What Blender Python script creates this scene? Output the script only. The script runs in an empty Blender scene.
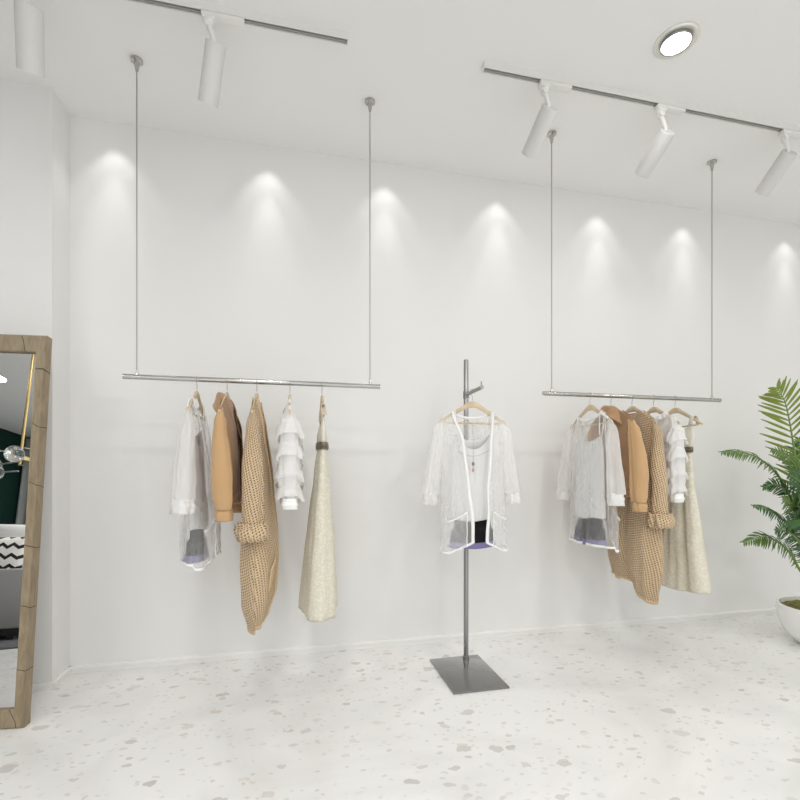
import bpy, bmesh, math, random
from mathutils import Vector, Matrix, noise
PI = math.pi
C = bpy.context.scene.collection
S = bpy.context.scene
random.seed(7)

# ------------------------------------------------------------------ camera
YAW = math.radians(12.78); F = 465.0; CAMH = 1.10
cd = bpy.data.cameras.new('camera'); cam = bpy.data.objects.new('camera', cd); C.objects.link(cam)
cam.location = (0, 0, CAMH); cam.rotation_euler = (PI/2, 0, -YAW)
cd.sensor_width = 36; cd.lens = F/800*36; cd.shift_y = 70/800; cd.clip_start = 0.05
S.camera = cam
CA, SA = math.cos(YAW), math.sin(YAW)
def ray(px, py):
    x = px-400
    return Vector((x*CA+F*SA, -x*SA+F*CA, 470-py))
def at_y(px, py, Y):
    d = ray(px, py); return Vector((0, 0, CAMH)) + d*(Y/d.y)
def at_d(px, py, z):
    return Vector((0, 0, CAMH)) + ray(px, py)*(z/F)

# ------------------------------------------------------------------ materials
def new_mat(name):
    m = bpy.data.materials.new(name); m.use_nodes = True
    nt = m.node_tree; b = nt.nodes['Principled BSDF']
    return m, nt, b
def N(nt, t, **kw):
    n = nt.nodes.new(t)
    for k, v in kw.items():
        if k in n.inputs: n.inputs[k].default_value = v
        else: setattr(n, k, v)
    return n
def mat(name, col, rough=0.5, metal=0.0, coat=0, spec=None, bump=0, bscale=200, var=0, vscale=6, trans=0, emit=0, sheen=0):
    m, nt, b = new_mat(name)
    b.inputs['Base Color'].default_value = (*col, 1); b.inputs['Roughness'].default_value = rough
    b.inputs['Metallic'].default_value = metal
    b.inputs['Coat Weight'].default_value = coat; b.inputs['Coat Roughness'].default_value = 0.08
    b.inputs['Transmission Weight'].default_value = trans
    b.inputs['Sheen Weight'].default_value = sheen
    if spec is not None: b.inputs['Specular IOR Level'].default_value = spec
    if emit:
        b.inputs['Emission Color'].default_value = (*col, 1); b.inputs['Emission Strength'].default_value = emit
    tc = N(nt, 'ShaderNodeTexCoord')
    if bump:
        n = N(nt, 'ShaderNodeTexNoise', Scale=bscale, Detail=3.0)
        nt.links.new(tc.outputs['Object'], n.inputs['Vector'])
        bp = N(nt, 'ShaderNodeBump', Strength=bump, Distance=0.004)
        nt.links.new(n.outputs['Fac'], bp.inputs['Height']); nt.links.new(bp.outputs['Normal'], b.inputs['Normal'])
    if var:
        n = N(nt, 'ShaderNodeTexNoise', Scale=vscale, Detail=4.0)
        nt.links.new(tc.outputs['Object'], n.inputs['Vector'])
        r = N(nt, 'ShaderNodeValToRGB')
        r.color_ramp.elements[0].position = .3; r.color_ramp.elements[1].position = .7
        r.color_ramp.elements[0].color = (*[c*(1-var) for c in col], 1); r.color_ramp.elements[1].color = (*[min(1, c*(1+var)) for c in col], 1)
        nt.links.new(n.outputs['Fac'], r.inputs['Fac']); nt.links.new(r.outputs['Color'], b.inputs['Base Color'])
    return m
def sheer(name, col, opacity, rough=.8, wscale=900):
    m, nt, b = new_mat(name)
    b.inputs['Base Color'].default_value = (*col, 1); b.inputs['Roughness'].default_value = rough
    tr = N(nt, 'ShaderNodeBsdfTransparent'); tl = N(nt, 'ShaderNodeBsdfTranslucent', Color=(*col, 1))
    m1 = N(nt, 'ShaderNodeMixShader', Fac=.4); m2 = N(nt, 'ShaderNodeMixShader')
    nt.links.new(b.outputs[0], m1.inputs[1]); nt.links.new(tl.outputs[0], m1.inputs[2])
    uv = N(nt, 'ShaderNodeUVMap')
    n = N(nt, 'ShaderNodeTexNoise', Scale=9.0, Detail=3.0)
    mp = N(nt, 'ShaderNodeMapping'); mp.inputs['Scale'].default_value = (2.2, .5, 1)
    nt.links.new(uv.outputs[0], mp.inputs['Vector']); nt.links.new(mp.outputs[0], n.inputs['Vector'])
    mr = N(nt, 'ShaderNodeMapRange'); mr.inputs['From Min'].default_value = .3; mr.inputs['From Max'].default_value = .7
    mr.inputs['To Min'].default_value = opacity-.05; mr.inputs['To Max'].default_value = opacity+.07
    nt.links.new(n.outputs['Fac'], mr.inputs['Value']); nt.links.new(mr.outputs[0], m2.inputs['Fac'])
    nt.links.new(tr.outputs[0], m2.inputs[1]); nt.links.new(m1.outputs[0], m2.inputs[2])
    nt.links.new(m2.outputs[0], nt.nodes['Material Output'].inputs['Surface'])
    return m
def knit(name, col, hole_shade, holefrac=.5, cell=.017):
    """open-work knit: slanting stitches with part-clear gaps, their dark inside painted in brown"""
    m, nt, b = new_mat(name)
    uv = N(nt, 'ShaderNodeUVMap'); sp = N(nt, 'ShaderNodeSeparateXYZ'); nt.links.new(uv.outputs[0], sp.inputs[0])
    def math_(op, a, bb=None, c=None):
        n = N(nt, 'ShaderNodeMath', operation=op)
        for i, v in enumerate((a, bb, c)):
            if v is None: continue
            if isinstance(v, (int, float)): n.inputs[i].default_value = v
            else: nt.links.new(v, n.inputs[i])
        return n.outputs[0]
    k = 2*PI/cell
    a1 = math_('MULTIPLY', math_('ADD', sp.outputs[0], math_('MULTIPLY', sp.outputs[1], .55)), k)
    a2 = math_('MULTIPLY', math_('SUBTRACT', sp.outputs[1], math_('MULTIPLY', sp.outputs[0], .35)), k*.8)
    s = math_('MULTIPLY', math_('SINE', a1), math_('SINE', a2))
    h = N(nt, 'ShaderNodeMapRange'); nt.links.new(s, h.inputs['Value'])
    h.inputs['From Min'].default_value = .25; h.inputs['From Max'].default_value = .55
    cr = N(nt, 'ShaderNodeMixRGB'); cr.inputs[1].default_value = (*col, 1); cr.inputs[2].default_value = (*hole_shade, 1)
    nt.links.new(h.outputs[0], cr.inputs[0]); nt.links.new(cr.outputs[0], b.inputs['Base Color'])
    b.inputs['Roughness'].default_value = .9; b.inputs['Sheen Weight'].default_value = .2
    bp = N(nt, 'ShaderNodeBump', Strength=.7, Distance=.006); bp.invert = True
    nt.links.new(s, bp.inputs['Height']); nt.links.new(bp.outputs['Normal'], b.inputs['Normal'])
    tr = N(nt, 'ShaderNodeBsdfTransparent'); mx = N(nt, 'ShaderNodeMixShader')
    nt.links.new(math_('MULTIPLY', h.outputs[0], holefrac), mx.inputs['Fac'])
    nt.links.new(b.outputs[0], mx.inputs[1]); nt.links.new(tr.outputs[0], mx.inputs[2])
    nt.links.new(mx.outputs[0], nt.nodes['Material Output'].inputs['Surface'])
    return m
def lace(name, col, col2):
    m, nt, b = new_mat(name)
    tc = N(nt, 'ShaderNodeTexCoord'); v = N(nt, 'ShaderNodeTexVoronoi', Scale=75.0)
    nt.links.new(tc.outputs['Object'], v.inputs['Vector'])
    r = N(nt, 'ShaderNodeValToRGB'); r.color_ramp.elements[0].position = .1; r.color_ramp.elements[1].position = .6
    r.color_ramp.elements[0].color = (*col, 1); r.color_ramp.elements[1].color = (*col2, 1)
    nt.links.new(v.outputs['Distance'], r.inputs['Fac']); nt.links.new(r.outputs['Color'], b.inputs['Base Color'])
    bp = N(nt, 'ShaderNodeBump', Strength=.5, Distance=.004); nt.links.new(v.outputs['Distance'], bp.inputs['Height'])
    nt.links.new(bp.outputs['Normal'], b.inputs['Normal']); b.inputs['Roughness'].default_value = .85
    return m

M = {}
M['wall'] = mat('wall_paint', (.80, .796, .784), .55, spec=.3, bump=.02, bscale=300)
M['ceil'] = mat('ceiling_paint', (.86, .856, .845), .9, spec=.1)
M['base'] = mat('baseboard_paint', (.84, .838, .82), .35)
M['green'] = mat('green_paint', (.007, .032, .025), .7, spec=.2)
M['curtain'] = mat('curtain_cloth', (.33, .35, .34), .9, bump=.1)
M['white'] = mat('white_enamel', (.78, .775, .755), .38)
M['whitehead'] = mat('white_spotlight_enamel', (.66, .655, .64), .45)
M['slot'] = mat('track_slot', (.36, .355, .34), .5, .2)
M['chrome'] = mat('chrome', (.50, .50, .48), .16, 1)
M['cable'] = mat('steel_cable', (.42, .42, .40), .35, .8)
M['stand'] = mat('brushed_steel', (.33, .33, .325), .28, .9, bump=.03)
M['plate'] = mat('base_plate_metal', (.19, .19, .185), .10, .35, coat=.5)
M['wood'] = mat('hanger_wood', (.62, .50, .34), .45, var=.12, vscale=20)
M['organza'] = sheer('white_organza', (.94, .94, .94), .27)
M['organza2'] = sheer('white_organza_ruffle', (.95, .945, .94), .50)
M['ruffle'] = sheer('white_ruffle_gauze', (.95, .945, .94), .84)
M['trim'] = mat('white_binding', (.86, .86, .855), .7)
M['cami'] = mat('white_jersey', (.70, .70, .695), .75, bump=.1, bscale=60)
M['black'] = mat('black_jersey', (.009, .009, .010), .8, spec=.2)
M['purple'] = mat('lilac_cloth', (.20, .18, .36), .8)
M['camel'] = mat('camel_wool', (.52, .325, .16), .85, sheen=.3, bump=.1, bscale=400)
M['suede'] = mat('brown_suede', (.33, .19, .095), .8, sheen=.3, bump=.15, bscale=150, var=.15)
M['camel2'] = mat('tan_collar', (.42, .255, .135), .8, sheen=.3, bump=.15, bscale=150, var=.2, vscale=12)
M['brown'] = mat('brown_lining', (.30, .15, .065), .6, bump=.2, bscale=60)
M['knit'] = knit('beige_knit', (.71, .53, .335), (.36, .22, .11), .38)
M['knitband'] = mat('beige_rib', (.64, .47, .29), .9, bump=.5, bscale=220)
M['cream'] = lace('cream_lace', (.74, .715, .61), (.64, .61, .50))
M['creamp'] = mat('cream_cotton', (.71, .68, .585), .8)
M['belt'] = mat('bronze_belt', (.16, .13, .09), .4, .3, var=.6, vscale=70)
M['tag'] = mat('paper_tag', (.85, .85, .84), .6)
M['pinktag'] = mat('pink_label', (.75, .55, .47), .6)
M['chain'] = mat('silver_chain', (.45, .44, .42), .35, .9)
M['pink'] = mat('rose_bead', (.62, .33, .27), .3)
M['greybead'] = mat('grey_bead', (.22, .22, .21), .3)
M['pot'] = mat('glazed_pot', (.88, .88, .875), .22, coat=.4)
M['soil'] = mat('moss', (.16, .15, .035), .95, bump=1, bscale=60, var=.6, vscale=30)
M['trunk'] = mat('palm_stem', (.28, .29, .08), .7, var=.3, vscale=15, bump=.4, bscale=60)
M['rachis'] = mat('frond_stalk', (.16, .25, .05), .5)
def leafmat(name, col):
    m, nt, b = new_mat(name)
    b.inputs['Base Color'].default_value = (*col, 1); b.inputs['Roughness'].default_value = .42
    tl = N(nt, 'ShaderNodeBsdfTranslucent', Color=(col[0]*1.3, col[1]*1.3, col[2], 1)); mx = N(nt, 'ShaderNodeMixShader', Fac=.3)
    nt.links.new(b.outputs[0], mx.inputs[1]); nt.links.new(tl.outputs[0], mx.inputs[2])
    nt.links.new(mx.outputs[0], nt.nodes['Material Output'].inputs['Surface'])
    return m
M['leafA'] = leafmat('palm_leaf_yellow_green', (.19, .25, .04))
M['leafB'] = leafmat('palm_leaf_green', (.11, .19, .045))
M['leafC'] = leafmat('palm_leaf_dark', (.055, .14, .045))
M['glassm'] = mat('mirror_silver', (.86, .86, .85), .0, 1)
M['sofa'] = mat('grey_upholstery', (.30, .30, .30), .9, bump=.4, bscale=300)
M['dark'] = mat('black_wood', (.012, .012, .012), .5)
M['rug'] = mat('charcoal_rug', (.10, .10, .11), 1, bump=1, bscale=90, var=.3, vscale=30)
M['brass'] = mat('brass', (.70, .53, .24), .25, 1)
M['glass'] = mat('clear_glass', (.95, .95, .95), .03, trans=1)
M['gold'] = mat('satin_nickel_rim', (.80, .80, .74), .35, .55)
M['disc'] = mat('lamp_diffuser', (1, .99, .97), .5, emit=9)
M['lens'] = mat('spot_lens', (.8, .78, .72), .3)

def floor_mat():
    m, nt, b = new_mat('terrazzo')
    tc = N(nt, 'ShaderNodeTexCoord')
    L = nt.links.new
    
    n = N(nt, 'ShaderNodeTexNoise', Scale=1.6, Detail=8.0, Distortion=1.6); L(tc.outputs['Object'], n.inputs['Vector'])
    r = N(nt, 'ShaderNodeValToRGB'); e = r.color_ramp.elements
    e[0].position = .32; e[0].color = (.755, .75, .74, 1); e[1].position = .58; e[1].color = (.84, .836, .825, 1)
    L(n.outputs['Fac'], r.inputs['Fac'])
    # distort coordinates so chips are not perfect cells
    dn = N(nt, 'ShaderNodeTexNoise', Scale=22.0, Detail=2.0); L(tc.outputs['Object'], dn.inputs['Vector'])
    mixv = N(nt, 'ShaderNodeMixRGB', blend_type='LINEAR_LIGHT'); mixv.inputs[0].default_value = .022
    L(tc.outputs['Object'], mixv.inputs[1]); L(dn.outputs['Color'], mixv.inputs[2])
    col = r.outputs['Color']
    for sc, lo, hi, dens, tint, off in ((7.5, .07, .15, .17, (.56, .54, .52), 0), (15, .10, .19, .17, (.61, .59, .57), 3.3), (30, .12, .22, .2, (.66, .65, .63), 7.1), (9, .07, .14, .07, (.64, .58, .52), 5.5)):
        mp = N(nt, 'ShaderNodeMapping'); mp.inputs['Location'].default_value = (off, off*.7, 0); mp.inputs['Scale'].default_value = (1, 1.5, 1)
        mp.inputs['Rotation'].default_value = (0, 0, .3+off)
        L(mixv.outputs[0], mp.inputs['Vector'])
        v = N(nt, 'ShaderNodeTexVoronoi', Scale=float(sc)); L(mp.outputs[0], v.inputs['Vector'])
        v.voronoi_dimensions = '2D'
        sep = N(nt, 'ShaderNodeSeparateColor'); L(v.outputs['Color'], sep.inputs[0])
        thr = N(nt, 'ShaderNodeMapRange'); L(sep.outputs[0], thr.inputs['Value']); thr.inputs['To Min'].default_value = lo*1.2; thr.inputs['To Max'].default_value = hi*1.7
        lt = N(nt, 'ShaderNodeMath', operation='LESS_THAN'); L(v.outputs['Distance'], lt.inputs[0]); L(thr.outputs[0], lt.inputs[1])
        pick = N(nt, 'ShaderNodeMath', operation='LESS_THAN'); L(sep.outputs[1], pick.inputs[0]); pick.inputs[1].default_value = dens
        an = N(nt, 'ShaderNodeMath', operation='MULTIPLY'); L(lt.outputs[0], an.inputs[0]); L(pick.outputs[0], an.inputs[1])
        fade = N(nt, 'ShaderNodeMapRange'); L(sep.outputs[2], fade.inputs['Value']); fade.inputs['To Min'].default_value = .3; fade.inputs['To Max'].default_value = .95
        fa = N(nt, 'ShaderNodeMath', operation='MULTIPLY'); L(an.outputs[0], fa.inputs[0]); L(fade.outputs[0], fa.inputs[1])
        mx = N(nt, 'ShaderNodeMixRGB'); mx.inputs[2].default_value = (*tint, 1)
        L(fa.outputs[0], mx.inputs[0]); L(col, mx.inputs[1]); col = mx.outputs[0]
    L(col, b.inputs['Base Color'])
    b.inputs['Roughness'].default_value = .12; b.inputs['Specular IOR Level'].default_value = .45
    return m
M['floor'] = floor_mat()

def burl_mat():
    m, nt, b = new_mat('burl_veneer'); L = nt.links.new
    tc = N(nt, 'ShaderNodeTexCoord')
    mp = N(nt, 'ShaderNodeMapping'); mp.inputs['Scale'].default_value = (7, 7, 1.6)
    L(tc.outputs['Object'], mp.inputs['Vector'])
    n = N(nt, 'ShaderNodeTexNoise', Scale=5.0, Detail=8.0, Distortion=1.2); L(mp.outputs[0], n.inputs['Vector'])
    r = N(nt, 'ShaderNodeValToRGB'); e = r.color_ramp.elements
    e[0].position = .3; e[0].color = (.215, .162, .10, 1); e[1].position = .7; e[1].color = (.335, .268, .175, 1)
    L(n.outputs['Fac'], r.inputs['Fac'])
    # veneer joints: thin dark wavering lines across the member (UV.y runs along it)
    uv = N(nt, 'ShaderNodeUVMap'); sp = N(nt, 'ShaderNodeSeparateXYZ'); L(uv.outputs[0], sp.inputs[0])
    n2 = N(nt, 'ShaderNodeTexNoise', Scale=9.0, Detail=1.0); L(tc.outputs['Object'], n2.inputs['Vector'])
    a = N(nt, 'ShaderNodeMath', operation='MULTIPLY_ADD'); L(n2.outputs['Fac'], a.inputs[0]); a.inputs[1].default_value = .06; L(sp.outputs[1], a.inputs[2])
    a2 = N(nt, 'ShaderNodeMath', operation='MULTIPLY_ADD'); L(sp.outputs[0], a2.inputs[0]); a2.inputs[1].default_value = .35; L(a.outputs[0], a2.inputs[2])
    d = N(nt, 'ShaderNodeMath', operation='DIVIDE'); L(a2.outputs[0], d.inputs[0]); d.inputs[1].default_value = .265
    fr = N(nt, 'ShaderNodeMath', operation='FRACT'); L(d.outputs[0], fr.inputs[0])
    lt = N(nt, 'ShaderNodeMath', operation='LESS_THAN'); L(fr.outputs[0], lt.inputs[0]); lt.inputs[1].default_value = .014
    mx = N(nt, 'ShaderNodeMixRGB'); L(lt.outputs[0], mx.inputs[0]); L(r.outputs['Color'], mx.inputs[1]); mx.inputs[2].default_value = (.06, .04, .025, 1)
    L(mx.outputs[0], b.inputs['Base Color']); b.inputs['Roughness'].default_value = .5
    return m
M['burl'] = burl_mat()
def zig_mat():
    m, nt, b = new_mat('zigzag_print'); L = nt.links.new
    uv = N(nt, 'ShaderNodeUVMap'); sp = N(nt, 'ShaderNodeSeparateXYZ'); L(uv.outputs[0], sp.inputs[0])
    p = N(nt, 'ShaderNodeMath', operation='PINGPONG'); L(sp.outputs[0], p.inputs[0]); p.inputs[1].default_value = .045
    a = N(nt, 'ShaderNodeMath', operation='MULTIPLY_ADD'); L(p.outputs[0], a.inputs[0]); a.inputs[1].default_value = .8; L(sp.outputs[1], a.inputs[2])
    d = N(nt, 'ShaderNodeMath', operation='DIVIDE'); L(a.outputs[0], d.inputs[0]); d.inputs[1].default_value = .105
    fr = N(nt, 'ShaderNodeMath', operation='FRACT'); L(d.outputs[0], fr.inputs[0])
    lt = N(nt, 'ShaderNodeMath', operation='LESS_THAN'); L(fr.outputs[0], lt.inputs[0]); lt.inputs[1].default_value = .34
    mx = N(nt, 'ShaderNodeMixRGB'); L(lt.outputs[0], mx.inputs[0]); mx.inputs[1].default_value = (.82, .81, .79, 1); mx.inputs[2].default_value = (.012, .012, .012, 1)
    L(mx.outputs[0], b.inputs['Base Color']); b.inputs['Roughness'].default_value = .9
    return m
M['zig'] = zig_mat()

# ------------------------------------------------------------------ mesh helpers
def box(bm, c, s, rot=None, bev=0):
    m = Matrix.Translation(c) @ (rot.to_4x4() if rot else Matrix()) @ Matrix.Diagonal((*s, 1))
    r = bmesh.ops.create_cube(bm, size=1, matrix=m)
    if bev:
        es = list({e for v in r['verts'] for e in v.link_edges})
        bmesh.ops.bevel(bm, geom=es, offset=bev, segments=2, affect='EDGES', profile=.5)
def tube(bm, pts, rad, n=12, cap=True):
    pts = [Vector(p) for p in pts]
    rads = rad if isinstance(rad, (list, tuple)) else [rad]*len(pts)
    rings = []; up = None
    for i, p in enumerate(pts):
        t = (pts[min(i+1, len(pts)-1)]-pts[max(i-1, 0)]).normalized()
        if up is None: up = Vector((0, 0, 1)) if abs(t.z) < .9 else Vector((1, 0, 0))
        x = t.cross(up).normalized(); up = x.cross(t).normalized()
        rings.append([bm.verts.new(p + (x*math.cos(2*PI*k/n)+up*math.sin(2*PI*k/n))*rads[i]) for k in range(n)])
    for a, b in zip(rings, rings[1:]):
        for k in range(n): bm.faces.new((a[k], a[(k+1) % n], b[(k+1) % n], b[k]))
    if cap:
        bm.faces.new(rings[0][::-1]); bm.faces.new(rings[-1])
def lathe(bm, prof, n=40, mtx=Matrix()):
    rings = []
    for r, z in prof:
        if r < 1e-5: rings.append([bm.verts.new(mtx @ Vector((0, 0, z)))])
        else: rings.append([bm.verts.new(mtx @ Vector((r*math.cos(2*PI*k/n), r*math.sin(2*PI*k/n), z))) for k in range(n)])
    for a, b in zip(rings, rings[1:]):
        for k in range(n):
            k2 = (k+1) % n
            if len(a) == 1 and len(b) == 1: continue
            if len(a) == 1: bm.faces.new((a[0], b[k2], b[k]))
            elif len(b) == 1: bm.faces.new((a[k], a[k2], b[0]))
            else: bm.faces.new((a[k], a[k2], b[k2], b[k]))
def sphere(bm, c, s, n=16):
    bmesh.ops.create_uvsphere(bm, u_segments=n, v_segments=n//2+2, radius=1, matrix=Matrix.Translation(c) @ Matrix.Diagonal((*(s if hasattr(s, '__len__') else (s, s, s)), 1)))
def finish(name, bm, m, parent=None, smooth=True, autos=None):
    bmesh.ops.recalc_face_normals(bm, faces=bm.faces)
    me = bpy.data.meshes.new(name); bm.to_mesh(me); bm.free()
    for p in me.polygons: p.use_smooth = smooth
    if smooth and autos:
        me.set_sharp_from_angle(angle=math.radians(autos))
    me.materials.append(M[m] if isinstance(m, str) else m)
    o = bpy.data.objects.new(name, me); C.objects.link(o)
    if parent: o.parent = parent
    return o
def part(name, fn, m, parent=None, smooth=True, autos=40):
    bm = bmesh.new(); fn(bm); return finish(name, bm, m, parent, smooth, autos)
def tag(o, label, cat, group=None):
    o['label'] = label; o['category'] = cat
    if group: o['group'] = group
    elif 'group' in o: del o['group']
    return o
def thing(name, loc=(0, 0, 0), rz=0):
    o = bpy.data.objects.new(name, None); C.objects.link(o); o.location = loc; o.rotation_euler = (0, 0, rz)
    o.empty_display_size = .05
    return o
def struct(name, fn, m, smooth=False):
    o = part(name, fn, m, None, smooth); o['kind'] = 'structure'; return o
def copy_tree(o, parent=None):
    c = o.copy(); C.objects.link(c); c.parent = parent
    for ch in list(o.children): copy_tree(ch, c)
    return c

# ------------------------------------------------------------------ the room
XL, XR, YB, YR, H = -6.05, 5.6, 2.854, -4.15, 3.02
YL, XC = 2.664, -1.187
def slab(x0, x1, y0, y1, z0, z1): return lambda bm: box(bm, ((x0+x1)/2, (y0+y1)/2, (z0+z1)/2), (x1-x0, y1-y0, z1-z0))
struct('floor', slab(XL, XR, YR, YB+.1, -.1, 0), 'floor')
struct('ceiling', slab(XL, XR, YR, YB+.1, H, H+.1), 'ceil')
struct('wall_back', slab(XC, XR+.1, YB, YB+.12, 0, H), 'wall')
struct('wall_front_left', slab(XL, XC, YL, YB+.12, 0, H), 'wall')
struct('wall_left', slab(XL-.1, XL, YR-.1, YB+.12, 0, H), 'green')
struct('wall_right', slab(XR, XR+.1, YR-.1, YB, 0, H), 'wall')
def rear(bm):
    x0, x1 = -4.2, 4.9
    box(bm, ((XL+x0)/2, YR-.05, H/2), (x0-XL, .1, H)); box(bm, ((XR+x1)/2, YR-.05, H/2), (XR-x1, .1, H))
    box(bm, ((x0+x1)/2, YR-.05, H-.1), (x1-x0, .1, .2)); box(bm, ((x0+x1)/2, YR-.05, .04), (x1-x0, .1, .08))
struct('wall_rear', rear, 'wall')
def mull(bm):
    for x in (-4.2, -1.9, .35, 2.6, 4.85): box(bm, (x, YR-.05, 1.45), (.06, .08, 2.74))
struct('window_1', mull, 'dark')
bb_h = .04
def bb1(bm):
    box(bm, ((XC+XR)/2, YB-.006, bb_h*.3), (XR-XC, .012, bb_h*.6)); box(bm, ((XC+XR)/2, YB-.009, bb_h*.8), (XR-XC, .026, bb_h*.4), bev=.002)
struct('baseboard_back', bb1, 'base')
def bb2(bm):
    box(bm, (XC+.006, (YL+YB)/2, bb_h*.3), (.012, YB-YL, bb_h*.6)); box(bm, (XC+.009, (YL+YB)/2-.009, bb_h*.8), (.018, YB-YL+.0, bb_h*.4), bev=.002)
struct('baseboard_return', bb2, 'base')
def bb3(bm):
    box(bm, ((XC+XL)/2, YL-.006, bb_h*.3), (XC-XL, .012, bb_h*.6)); box(bm, ((XC+XL)/2, YL-.009, bb_h*.8), (XC-XL, .018, bb_h*.4), bev=.002)
struct('baseboard_left', bb3, 'base')

# ------------------------------------------------------------------ hanging rails
RY, RZ = 2.395, 1.536
def make_rail(x0, x1, ca, cb):
    t = thing('hanging_rail', (x0, RY, RZ))
    L = x1-x0
    part('rod', lambda bm: tube(bm, [(0, 0, 0), (L, 0, 0)], .0125, 20), 'chrome', t)
    for c in (ca, cb):
        x = c-x0
        part('cable', lambda bm: tube(bm, [(x, 0, .009), (x, 0, H-RZ-.05)], .0032, 8), 'cable', t)
        def mount(bm):
            lathe(bm, [(0, H-RZ), (.026, H-RZ), (.026, H-RZ-.008), (.012, H-RZ-.014), (.010, H-RZ-.035), (.006, H-RZ-.055), (0, H-RZ-.055)], 24, Matrix.Translation((x, 0, 0)))
        part('ceiling_mount', mount, 'chrome', t)
        def coll(bm): lathe(bm, [(0, .03), (.006, .028), (.008, .008), (0, .006)], 16, Matrix.Translation((x, 0, 0)))
        part('cable_grip', coll, 'chrome', t)
    return t
tag(make_rail(-.778, .436, -.72, .383), 'long chrome hanging rail on two thin cables, left of the steel garment stand', 'clothes rail', 'hanging rails')
tag(make_rail(1.376, 2.597, 1.43, 2.536), 'chrome hanging rail on two thin cables between the garment stand and the palm', 'clothes rail', 'hanging rails')

# ------------------------------------------------------------------ clothes: (u, v, z) = across the hanger, front, up
def to_loc(u, v, z): return (v, -u, z)
def lerp(a, b, t): return a+(b-a)*t
def prof(pts):
    """piecewise smooth function through (r, value)"""
    def f(r):
        if r <= pts[0][0]: return pts[0][1]
        for (a, va), (b, vb) in zip(pts, pts[1:]):
            if r <= b:
                t = (r-a)/(b-a); t = t*t*(3-2*t)*.5+t*.5
                return lerp(va, vb, t)
        return pts[-1][1]
    return f
HA, HE, HL = -.045, -.166, .195
def arm_z(u):
    t = min(1.2, abs(u)/HL); return lerp(HA, HE, t**1.02)
def shell_grid(W, D, ztop, zbot, nu=96, nr=44, op=None, rip=(0, .012, 9), seed=0, cu=lambda r: 0, cv=lambda r: 0, p=.85, wob=.006):
    """rows of points; op = (uPlus(r), uMinus(r)) leaves the front open between them"""
    g = []; rnd = random.Random(seed); ph = [rnd.uniform(0, 6.28) for _ in range(6)]
    for i in range(nr+1):
        r = i/nr; w, d = W(r), D(r); row = []
        if op:
            a0 = math.acos(max(-.98, min(.98, op[1](r)/w))); a1 = 2*PI+math.acos(max(-.98, min(.98, op[0](r)/w)))
        else: a0, a1 = 0, 2*PI
        n = nu+1 if op else nu
        for k in range(n):
            th = a0+(a1-a0)*k/nu
            c, s = math.cos(th), math.sin(th)
            fu = c; fv = math.copysign(abs(s)**p, s)
            side = 1 if s > 0 else -1
            amp = lerp(rip[0], rip[1], min(1, r*1.3))
            kk = rip[2]
            q = fu*kk+ (1.3 if side > 0 else 2.9)
            dv = amp*(math.sin(q+ph[0]+r*1.0)+.55*math.sin(q*1.9+ph[1]-r*1.5)+.3*math.sin(q*3.3+ph[2]))*(abs(s)**.5)
            u = w*fu+cu(r); v = d*fv+cv(r)+dv
            nn = noise.noise_vector(Vector((u*6+seed*3.1, v*6, r*5)))
            u += nn.x*wob; v += nn.y*wob*.7
            zt = ztop(fu*W(0), side); zb = zbot(fu, side)
            z = lerp(zt, zb, r)+nn.z*wob*.4*r
            row.append(Vector(to_loc(u, v, z)))
        g.append(row)
    return g
def grid_obj(name, g, m, parent, closed=True, thick=0, capb=False, offset=-1):
    bm = bmesh.new(); uvl = bm.loops.layers.uv.new('UVMap')
    V = [[bm.verts.new(p) for p in row] for row in g]
    nr, nu = len(V), len(V[0])
    # metric uvs
    mid = g[nr//2]; ulen = [0]
    for k in range(1, nu): ulen.append(ulen[-1]+(mid[k]-mid[k-1]).length)
    tot = ulen[-1]+((mid[0]-mid[-1]).length if closed else 0)
    vlen = [0]
    for i in range(1, nr): vlen.append(vlen[-1]+(g[i][0]-g[i-1][0]).length)
    for i in range(nr-1):
        for k in range(nu if closed else nu-1):
            k2 = (k+1) % nu
            f = bm.faces.new((V[i][k], V[i][k2], V[i+1][k2], V[i+1][k]))
            us = (ulen[k], ulen[k2] if k2 else tot)
            for l, (uu, vv) in zip(f.loops, ((us[0], vlen[i]), (us[1], vlen[i]), (us[1], vlen[i+1]), (us[0], vlen[i+1]))): l[uvl].uv = (uu, vv)
    if capb: bm.faces.new(V[-1])
    o = finish(name, bm, m, parent)
    if thick:
        md = o.modifiers.new('cloth', 'SOLIDIFY'); md.thickness = thick; md.offset = offset
    return o
def sub(g, r0, r1, k0, k1):
    return [row[k0:k1] for row in g[r0:r1]]
def swell(g, d):
    """push a grid a little outward from its own centre line"""
    out = []
    for row in g:
        cx = sum(p.x for p in row)/len(row); cy = sum(p.y for p in row)/len(row); o = []
        for p in row:
            q = Vector((p.x-cx, p.y-cy, 0)); l = q.length or 1
            o.append(p+q*(d/l))
        out.append(o)
    return out
def ribbon(name, pts, width, m, parent, n=8):
    return part(name, lambda bm: tube(bm, pts, width, n), m, parent)

def top_line(neck, dipf, dipb, lift=.004):
    def f(u, side):
        if abs(u) >= neck: return arm_z(u)+lift
        e = arm_z(neck)+lift; q = 1-(u/neck)**2
        return e-(dipf if side > 0 else dipb)*q**.8
    return f

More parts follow.
